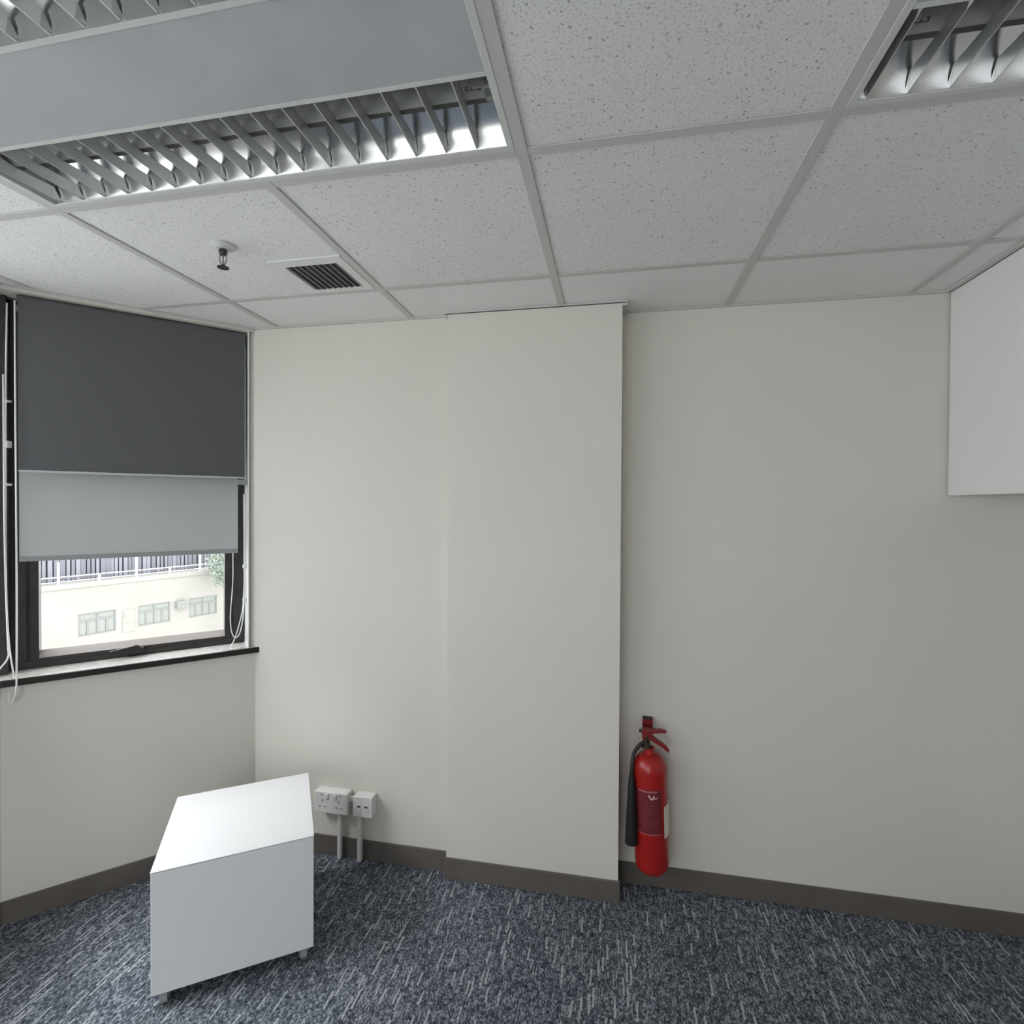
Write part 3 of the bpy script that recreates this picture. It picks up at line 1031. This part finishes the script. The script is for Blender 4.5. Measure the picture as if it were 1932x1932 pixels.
# ------------------------------------------------------------------ fire extinguisher
ex_x, ex_y, ex_z, ex_r = 0.346, 0.892, 0.108, 0.0612
F = empty('fire_extinguisher', (ex_x, ex_y, ex_z))
tag(F, 'red carbon dioxide fire extinguisher with black horn hung beside the column', 'fire extinguisher')
prof = [(0.004, 0.0), (0.030, 0.002), (0.050, 0.010), (0.058, 0.022), (ex_r, 0.040), (ex_r, 0.375)]
for k in range(1, 9):
    w = radians(11.25 * k)
    prof.append((0.020 + (ex_r - 0.020) * cos(w), 0.375 + 0.062 * sin(w)))
prof += [(0.0185, 0.446), (0.0185, 0.458)]
MB().lathe((ex_x, ex_y, ex_z), prof, 48).build('cylinder', M['red'], F, smooth=True)


def patch(name, a0, a1, z0, z1, r, material, parent, n=16):
    """curved rectangle on the cylinder; angle 0 faces -y, positive to +x"""
    mb = MB()
    for i in range(n + 1):
        a = radians(a0 + (a1 - a0) * i / n)
        for z in (z0, z1):
            mb.v.append((ex_x + r * sin(a), ex_y - r * cos(a), ex_z + z))
    for i in range(n):
        mb.f.append((2 * i, 2 * i + 2, 2 * i + 3, 2 * i + 1))
    return mb.build(name, material, parent, smooth=True)


lab = patch('label', -74, 34, 0.166, 0.328, ex_r + 0.0006, M['label'], F)
patch('label_stripe', -44, 20, 0.319, 0.325, ex_r + 0.0010, M['label_line'], lab)
patch('label_stripe', -74, 34, 0.1665, 0.1695, ex_r + 0.0010, M['label_line'], lab)
lf = MB()


def stroke(mb, pts, w, r):
    """thin printed stroke from points (arc mm, height m)"""
    for (a0, z0), (a1, z1) in zip(pts[:-1], pts[1:]):
        dx, dz = a1 - a0, z1 - z0
        l = hypot(dx, dz)
        nx, nz = -dz / l * w / 2, dx / l * w / 2
        k = len(mb.v)
        for a, z in ((a0 + nx, z0 + nz), (a1 + nx, z1 + nz), (a1 - nx, z1 - nz), (a0 - nx, z0 - nz)):
            t = a / ex_r
            mb.v.append((ex_x + r * sin(t), ex_y - r * cos(t), ex_z + z))
        mb.f.append((k, k + 3, k + 2, k + 1))


lg = MB()
stroke(lg, [(-0.010, 0.311), (-0.002, 0.297)], 0.0050, ex_r + 0.0013)
stroke(lg, [(-0.002, 0.297), (0.005, 0.296)], 0.0040, ex_r + 0.0014)
stroke(lg, [(0.003, 0.296), (0.010, 0.311)], 0.0050, ex_r + 0.0015)
stroke(lg, [(0.009, 0.301), (0.015, 0.299), (0.020, 0.303)], 0.0040, ex_r + 0.0016)
lg.build('logo', M['logo'], lab)
# faded box of print lower on the label
stroke(lf, [(-0.031, 0.186), (-0.031, 0.266)], 0.0014, ex_r + 0.0012)
stroke(lf, [(0.024, 0.182), (0.024, 0.262)], 0.0014, ex_r + 0.0012)
for z_, a_, b_ in ((0.284, -0.018, 0.020), (0.272, -0.022, 0.016), (0.258, -0.024, 0.018), (0.246, -0.012, 0.016), (0.182, -0.030, 0.022)):
    stroke(lf, [(a_, z_), ((a_ + b_) / 2, z_ + 0.0002), (b_, z_)], 0.0022, ex_r + 0.0012)
for a_ in (-0.024, -0.014, 0.003, 0.012):
    stroke(lf, [(a_, 0.198), (a_ + 0.002, 0.216), (a_ + 0.007, 0.216)], 0.0022, ex_r + 0.0012)
    stroke(lf, [(a_ + 0.001, 0.206), (a_ + 0.006, 0.206)], 0.0020, ex_r + 0.0013)
lf.build('label_print', M['label_faint'], lab)
# paper inspection tag on the right side, slightly proud
tg = MB()
for i in range(7):
    a = radians(44 + 58 * i / 6)
    zt_ = 0.262 + 0.016 * i / 6
    zb_ = 0.148 + 0.012 * i / 6
    for z in (zb_, zt_):
        rr = ex_r + 0.0015 + 0.004 * (i / 6) ** 2
        tg.v.append((ex_x + rr * sin(a), ex_y - rr * cos(a), ex_z + z))
for i in range(6):
    tg.f.append((2 * i, 2 * i + 2, 2 * i + 3, 2 * i + 1))
tg.build('inspection_tag', M['tag'], F, smooth=True)
# valve block, levers
vz = ex_z + 0.455
MB().lathe((ex_x - 0.010, ex_y, vz), [(0.018, 0.0), (0.0185, 0.008), (0.013, 0.012), (0.013, 0.040), (0.015, 0.044), (0.015, 0.050)], 20).build('valve', M['brass'], F, smooth=True)
vx = ex_x - 0.010
MB().box((vx - 0.016, ex_y - 0.013, vz + 0.036), (vx + 0.018, ex_y + 0.013, vz + 0.072)).build('lever_yoke', M['red_dull'], F, bevel=0.004)
MB().tube([(vx - 0.026, ex_y, vz + 0.062), (vx - 0.014, ex_y, vz + 0.062)], 0.006, 10).build('safety_pin', M['black'], F, smooth=True)


def lever(pts, name):
    mb = MB()
    n = len(pts)
    for (x, z, th, wd) in pts:
        mb.v += [(x, ex_y - wd, z - th), (x, ex_y + wd, z - th), (x, ex_y + wd, z + th), (x, ex_y - wd, z + th)]
    for i in range(n - 1):
        for e in range(4):
            mb.f.append((i * 4 + e, (i + 1) * 4 + e, (i + 1) * 4 + (e + 1) % 4, i * 4 + (e + 1) % 4))
    mb.f += [(0, 1, 2, 3), (n * 4 - 1, n * 4 - 2, n * 4 - 3, n * 4 - 4)]
    return mb.build(name, M['red_dull'], F, bevel=0.0015)


lever([(vx + 0.010, vz + 0.058, 0.008, 0.011), (vx + 0.030, vz + 0.064, 0.0055, 0.011), (vx + 0.055, vz + 0.066, 0.0055, 0.010), (vx + 0.072, vz + 0.063, 0.004, 0.008)], 'carry_handle')
lever([(vx + 0.008, vz + 0.044, 0.009, 0.011), (vx + 0.030, vz + 0.031, 0.0085, 0.011), (vx + 0.054, vz + 0.016, 0.0085, 0.010), (vx + 0.072, vz + 0.002, 0.0085, 0.010), (vx + 0.080, vz - 0.007, 0.006, 0.009)], 'squeeze_lever')
# hose and horn hanging on the left
hz = ex_z
MB().tube(spline([(vx - 0.008, ex_y - 0.004, vz + 0.022), (vx - 0.026, ex_y - 0.008, vz + 0.010), (vx - 0.045, ex_y - 0.016, vz - 0.014), (vx - 0.053, ex_y - 0.026, vz - 0.045), (vx - 0.057, ex_y - 0.034, vz - 0.085)], 6), 0.0068, 12).build('hose', M['black'], F, smooth=True)
hp = []
for zz, r in ((0.372, 0.0085), (0.350, 0.0110), (0.320, 0.0135), (0.240, 0.0175), (0.180, 0.0205), (0.122, 0.0235), (0.118, 0.0230)):
    hp.append((r, zz))
horn = MB()
k0 = 0
nn = 24
for r, zz in hp:
    tt = (0.372 - zz) / 0.254
    cxh = vx - 0.057 - 0.006 * tt
    for j in range(nn):
        w = 2 * pi * j / nn
        horn.v.append((cxh + r * cos(w), ex_y - 0.036 + r * sin(w), ex_z + zz))
for i in range(len(hp) - 1):
    for j in range(nn):
        horn.f.append((i * nn + j, (i + 1) * nn + j, (i + 1) * nn + (j + 1) % nn, i * nn + (j + 1) % nn))
horn.f.append(tuple(range(nn)))
horn.f.append(tuple(len(horn.v) - nn + j for j in range(nn - 1, -1, -1)))
horn.build('discharge_horn', M['black'], F, smooth=True)

F.rotation_euler[1] = radians(-1.7)      # hangs slightly out of plumb
# bracket on the wall that carries the extinguisher
WB = empty('wall_bracket', (0.326, YB2, 0.62))
tag(WB, 'dark red metal wall bracket rising behind the top of the fire extinguisher', 'bracket')
MB().box((0.311, YB2 - 0.004, 0.575), (0.347, YB2, 0.652)).build('back_plate', M['red_dull'], WB, bevel=0.0015)
MB().box((0.311, YB2 - 0.026, 0.590), (0.347, YB2 - 0.022, 0.652)).box((0.311, YB2 - 0.022, 0.648), (0.347, YB2 - 0.004, 0.652)).build('hook', M['red_dull'], WB, bevel=0.0012)
MB().box((0.311, YB2 - 0.0262, 0.6495), (0.347, YB2 - 0.002, 0.6525)).build('edge_strip', M['black'], WB)
MB().tube([(0.328, YB2 - 0.0285, 0.632), (0.328, YB2 - 0.026, 0.632)], 0.0046, 12).build('rivet', M['steel'], WB, smooth=True)

# ------------------------------------------------------------------ outside: far building seen through the bay window
Q = Vector((-24.004, 18.658, 0))
DV = Vector((0.337, 0.9415, 0))
NV = Vector((0.9415, -0.337, 0))


def fac(t, n, z):
    """facade frame: t along the front, n out of the front, z up"""
    p = Q + DV * t + NV * n
    return (p.x, p.y, z)


GZ = -8.5
struct(MB().box((-90, -90, GZ - 0.2), (60, 90, GZ)).build('ground', M['ground']))
BD = empty('far_building', fac(2.5, -3, GZ))
tag(BD, 'pale cream low building with flat roof seen through the bay window', 'building')
MB().obox(fac, (-14, -6, GZ), (14, -0.10, -2.42)).build('wall', M['render'], BD)
MB().obox(fac, (-14, -6.1, -2.42), (14, 0.06, -2.22)).build('parapet', M['render'], BD)
# front skin with openings: piers, spandrels
wins = [(0.0, 1.51), (2.46, 3.96), (4.90, 6.42), (7.35, 8.85)]
zt_, zb_ = -3.66, -4.71
sk = MB()
sk.obox(fac, (-14, -0.10, zt_), (14, 0.0, -2.42)).obox(fac, (-14, -0.10, GZ), (14, 0.0, zb_))
prev = -14
for a, b in wins:
    sk.obox(fac, (prev, -0.10, zb_), (a, 0.0, zt_))
    prev = b
sk.obox(fac, (prev, -0.10, zb_), (14, 0.0, zt_))
sk.build('front', M['render'], BD)
for a, b in wins:
    wz = MB()
    t = 0.05
    mid = (a + b) / 2
    tz = zt_ - 0.34
    wz.obox(fac, (a, -0.09, zb_), (a + t, -0.02, zt_)).obox(fac, (b - t, -0.09, zb_), (b, -0.02, zt_))
    wz.obox(fac, (a + t, -0.09, zt_ - t), (b - t, -0.02, zt_)).obox(fac, (a + t, -0.09, zb_), (b - t, -0.02, zb_ + t))
    wz.obox(fac, (mid - t / 2, -0.09, zb_ + t), (mid + t / 2, -0.02, zt_ - t))
    wz.obox(fac, (a + t, -0.088, tz - 0.03), (mid - t / 2, -0.022, tz + 0.03)).obox(fac, (mid + t / 2, -0.088, tz - 0.03), (b - t, -0.022, tz + 0.03))
    for q in ((a + mid) / 2, (b + mid) / 2):
        wz.obox(fac, (q - 0.03, -0.086, zb_ + t), (q + 0.03, -0.024, tz - 0.03))
    win = wz.build('window', M['far_frame'], BD)
    MB().obox(fac, (a + 0.01, -0.07, zb_ + 0.01), (b - 0.01, -0.06, zt_ - 0.01)).build('pane', M['far_pane'], win)
# air conditioner and a blocked-up opening between the windows
AC = MB().obox(fac, (4.20, 0.0, -4.08), (4.70, 0.30, -3.70)).build('air_conditioner', M['far_pane'], BD, bevel=0.02)
MB().obox(fac, (4.26, 0.30, -4.02), (4.64, 0.31, -3.76)).build('grille', M['far_frame'], AC)
MB().obox(fac, (1.78, 0.0, -4.85), (2.32, 0.03, -3.78)).obox(fac, (1.86, 0.03, -4.2), (1.92, 0.06, -3.9)).obox(fac, (1.78, 0.03, -4.40), (2.32, 0.05, -4.34)).build('blocked_opening', M['render'], BD)

# roof edge fence of upright palings behind a white railing
FE = empty('paling_fence', fac(2.5, -0.75, -2.22))
tag(FE, 'tall fence of upright weathered palings along the roof of the far building', 'fence')
MB().obox(fac, (-6, -0.86, -1.1), (8.2, -0.80, -1.0)).obox(fac, (-6, -0.86, -2.1), (8.2, -0.80, -2.0)).build('back_rail', M['paling'], FE)
MB().obox(fac, (-6, -1.00, -2.215), (8.2, -0.96, -0.45)).build('backing_sheet', M['backing'], FE)
t = -4.5
protos = []
i = 0
while t < 7.6:
    w = random.choice((0.13, 0.17, 0.20))
    off = random.uniform(-0.03, 0.02)
    if len(protos) < 6:
        pl = MB().obox(fac, (t, -0.80 + off, -2.215), (t + w, -0.77 + off, -0.4 + random.uniform(-.05, .05))).build('paling', M['paling'] if i % 2 else M['paling_pale'], FE)
        protos.append((pl, t, w))
    else:
        src, t0, w = random.choice(protos)
        pl = src.copy()
        COL.objects.link(pl)
        pl.parent = FE
        pl.location = src.location + DV * (t - t0) + NV * off
    t += w + random.uniform(0.015, 0.075)
    i += 1
RL = empty('roof_railing', fac(2.5, -0.1, -2.22))
tag(RL, 'thin white railing on the roof edge of the far building', 'railing')
for z in (-1.88, -2.10):
    MB().obox(fac, (-6, -0.16, z - 0.02), (8.0, -0.12, z + 0.02)).build('rail', M['rail'], RL)
for k in range(8):
    tt = -5.35 + k * 1.56
    MB().obox(fac, (tt - 0.035, -0.17, -2.22), (tt + 0.035, -0.10, -1.2 if k % 2 else -1.86)).build('post', M['rail'], RL)

# tree at the right end of the far roof
TR = empty('tree', fac(6.2, 1.2, GZ))
tag(TR, 'pale green leafy tree in front of the right end of the far building', 'tree')
base = Vector(fac(6.25, 1.2, GZ))
MB().tube(spline([base, base + Vector((0.1, 0.05, 2.5)), base + Vector((0.0, 0.1, 4.6)), base + Vector((0.15, 0.1, 6.6))], 5), [0.16 - 0.006 * i for i in range(16)], 10).build('trunk', M['bark'], TR, smooth=True)
lv = MB()
rng = random.Random(3)
for k in range(2600):
    th = rng.uniform(0, 2 * pi)
    ph = math.acos(rng.uniform(-1, 1))
    rr = rng.uniform(0.45, 1.0) ** 0.5
    p = Vector((0.85 * sin(ph) * cos(th), 0.85 * sin(ph) * sin(th), 1.30 * cos(ph))) * rr * (1 + 0.25 * sin(5 * th) * sin(3 * ph))
    c = Vector(fac(6.2, 1.2, -1.75)) + p
    a = Vector((rng.uniform(-1, 1), rng.uniform(-1, 1), rng.uniform(-1, 1))).normalized()
    b = a.cross(Vector((rng.uniform(-1, 1), rng.uniform(-1, 1), rng.uniform(-1, 1)))).normalized()
    s = rng.uniform(0.05, 0.10)
    lv.add([c - a * s, c - b * s * 0.5, c + a * s, c + b * s * 0.5], [(0, 1, 2, 3)])
fol = lv.build('foliage', M['leaf'], TR)
fol['kind'] = 'stuff'
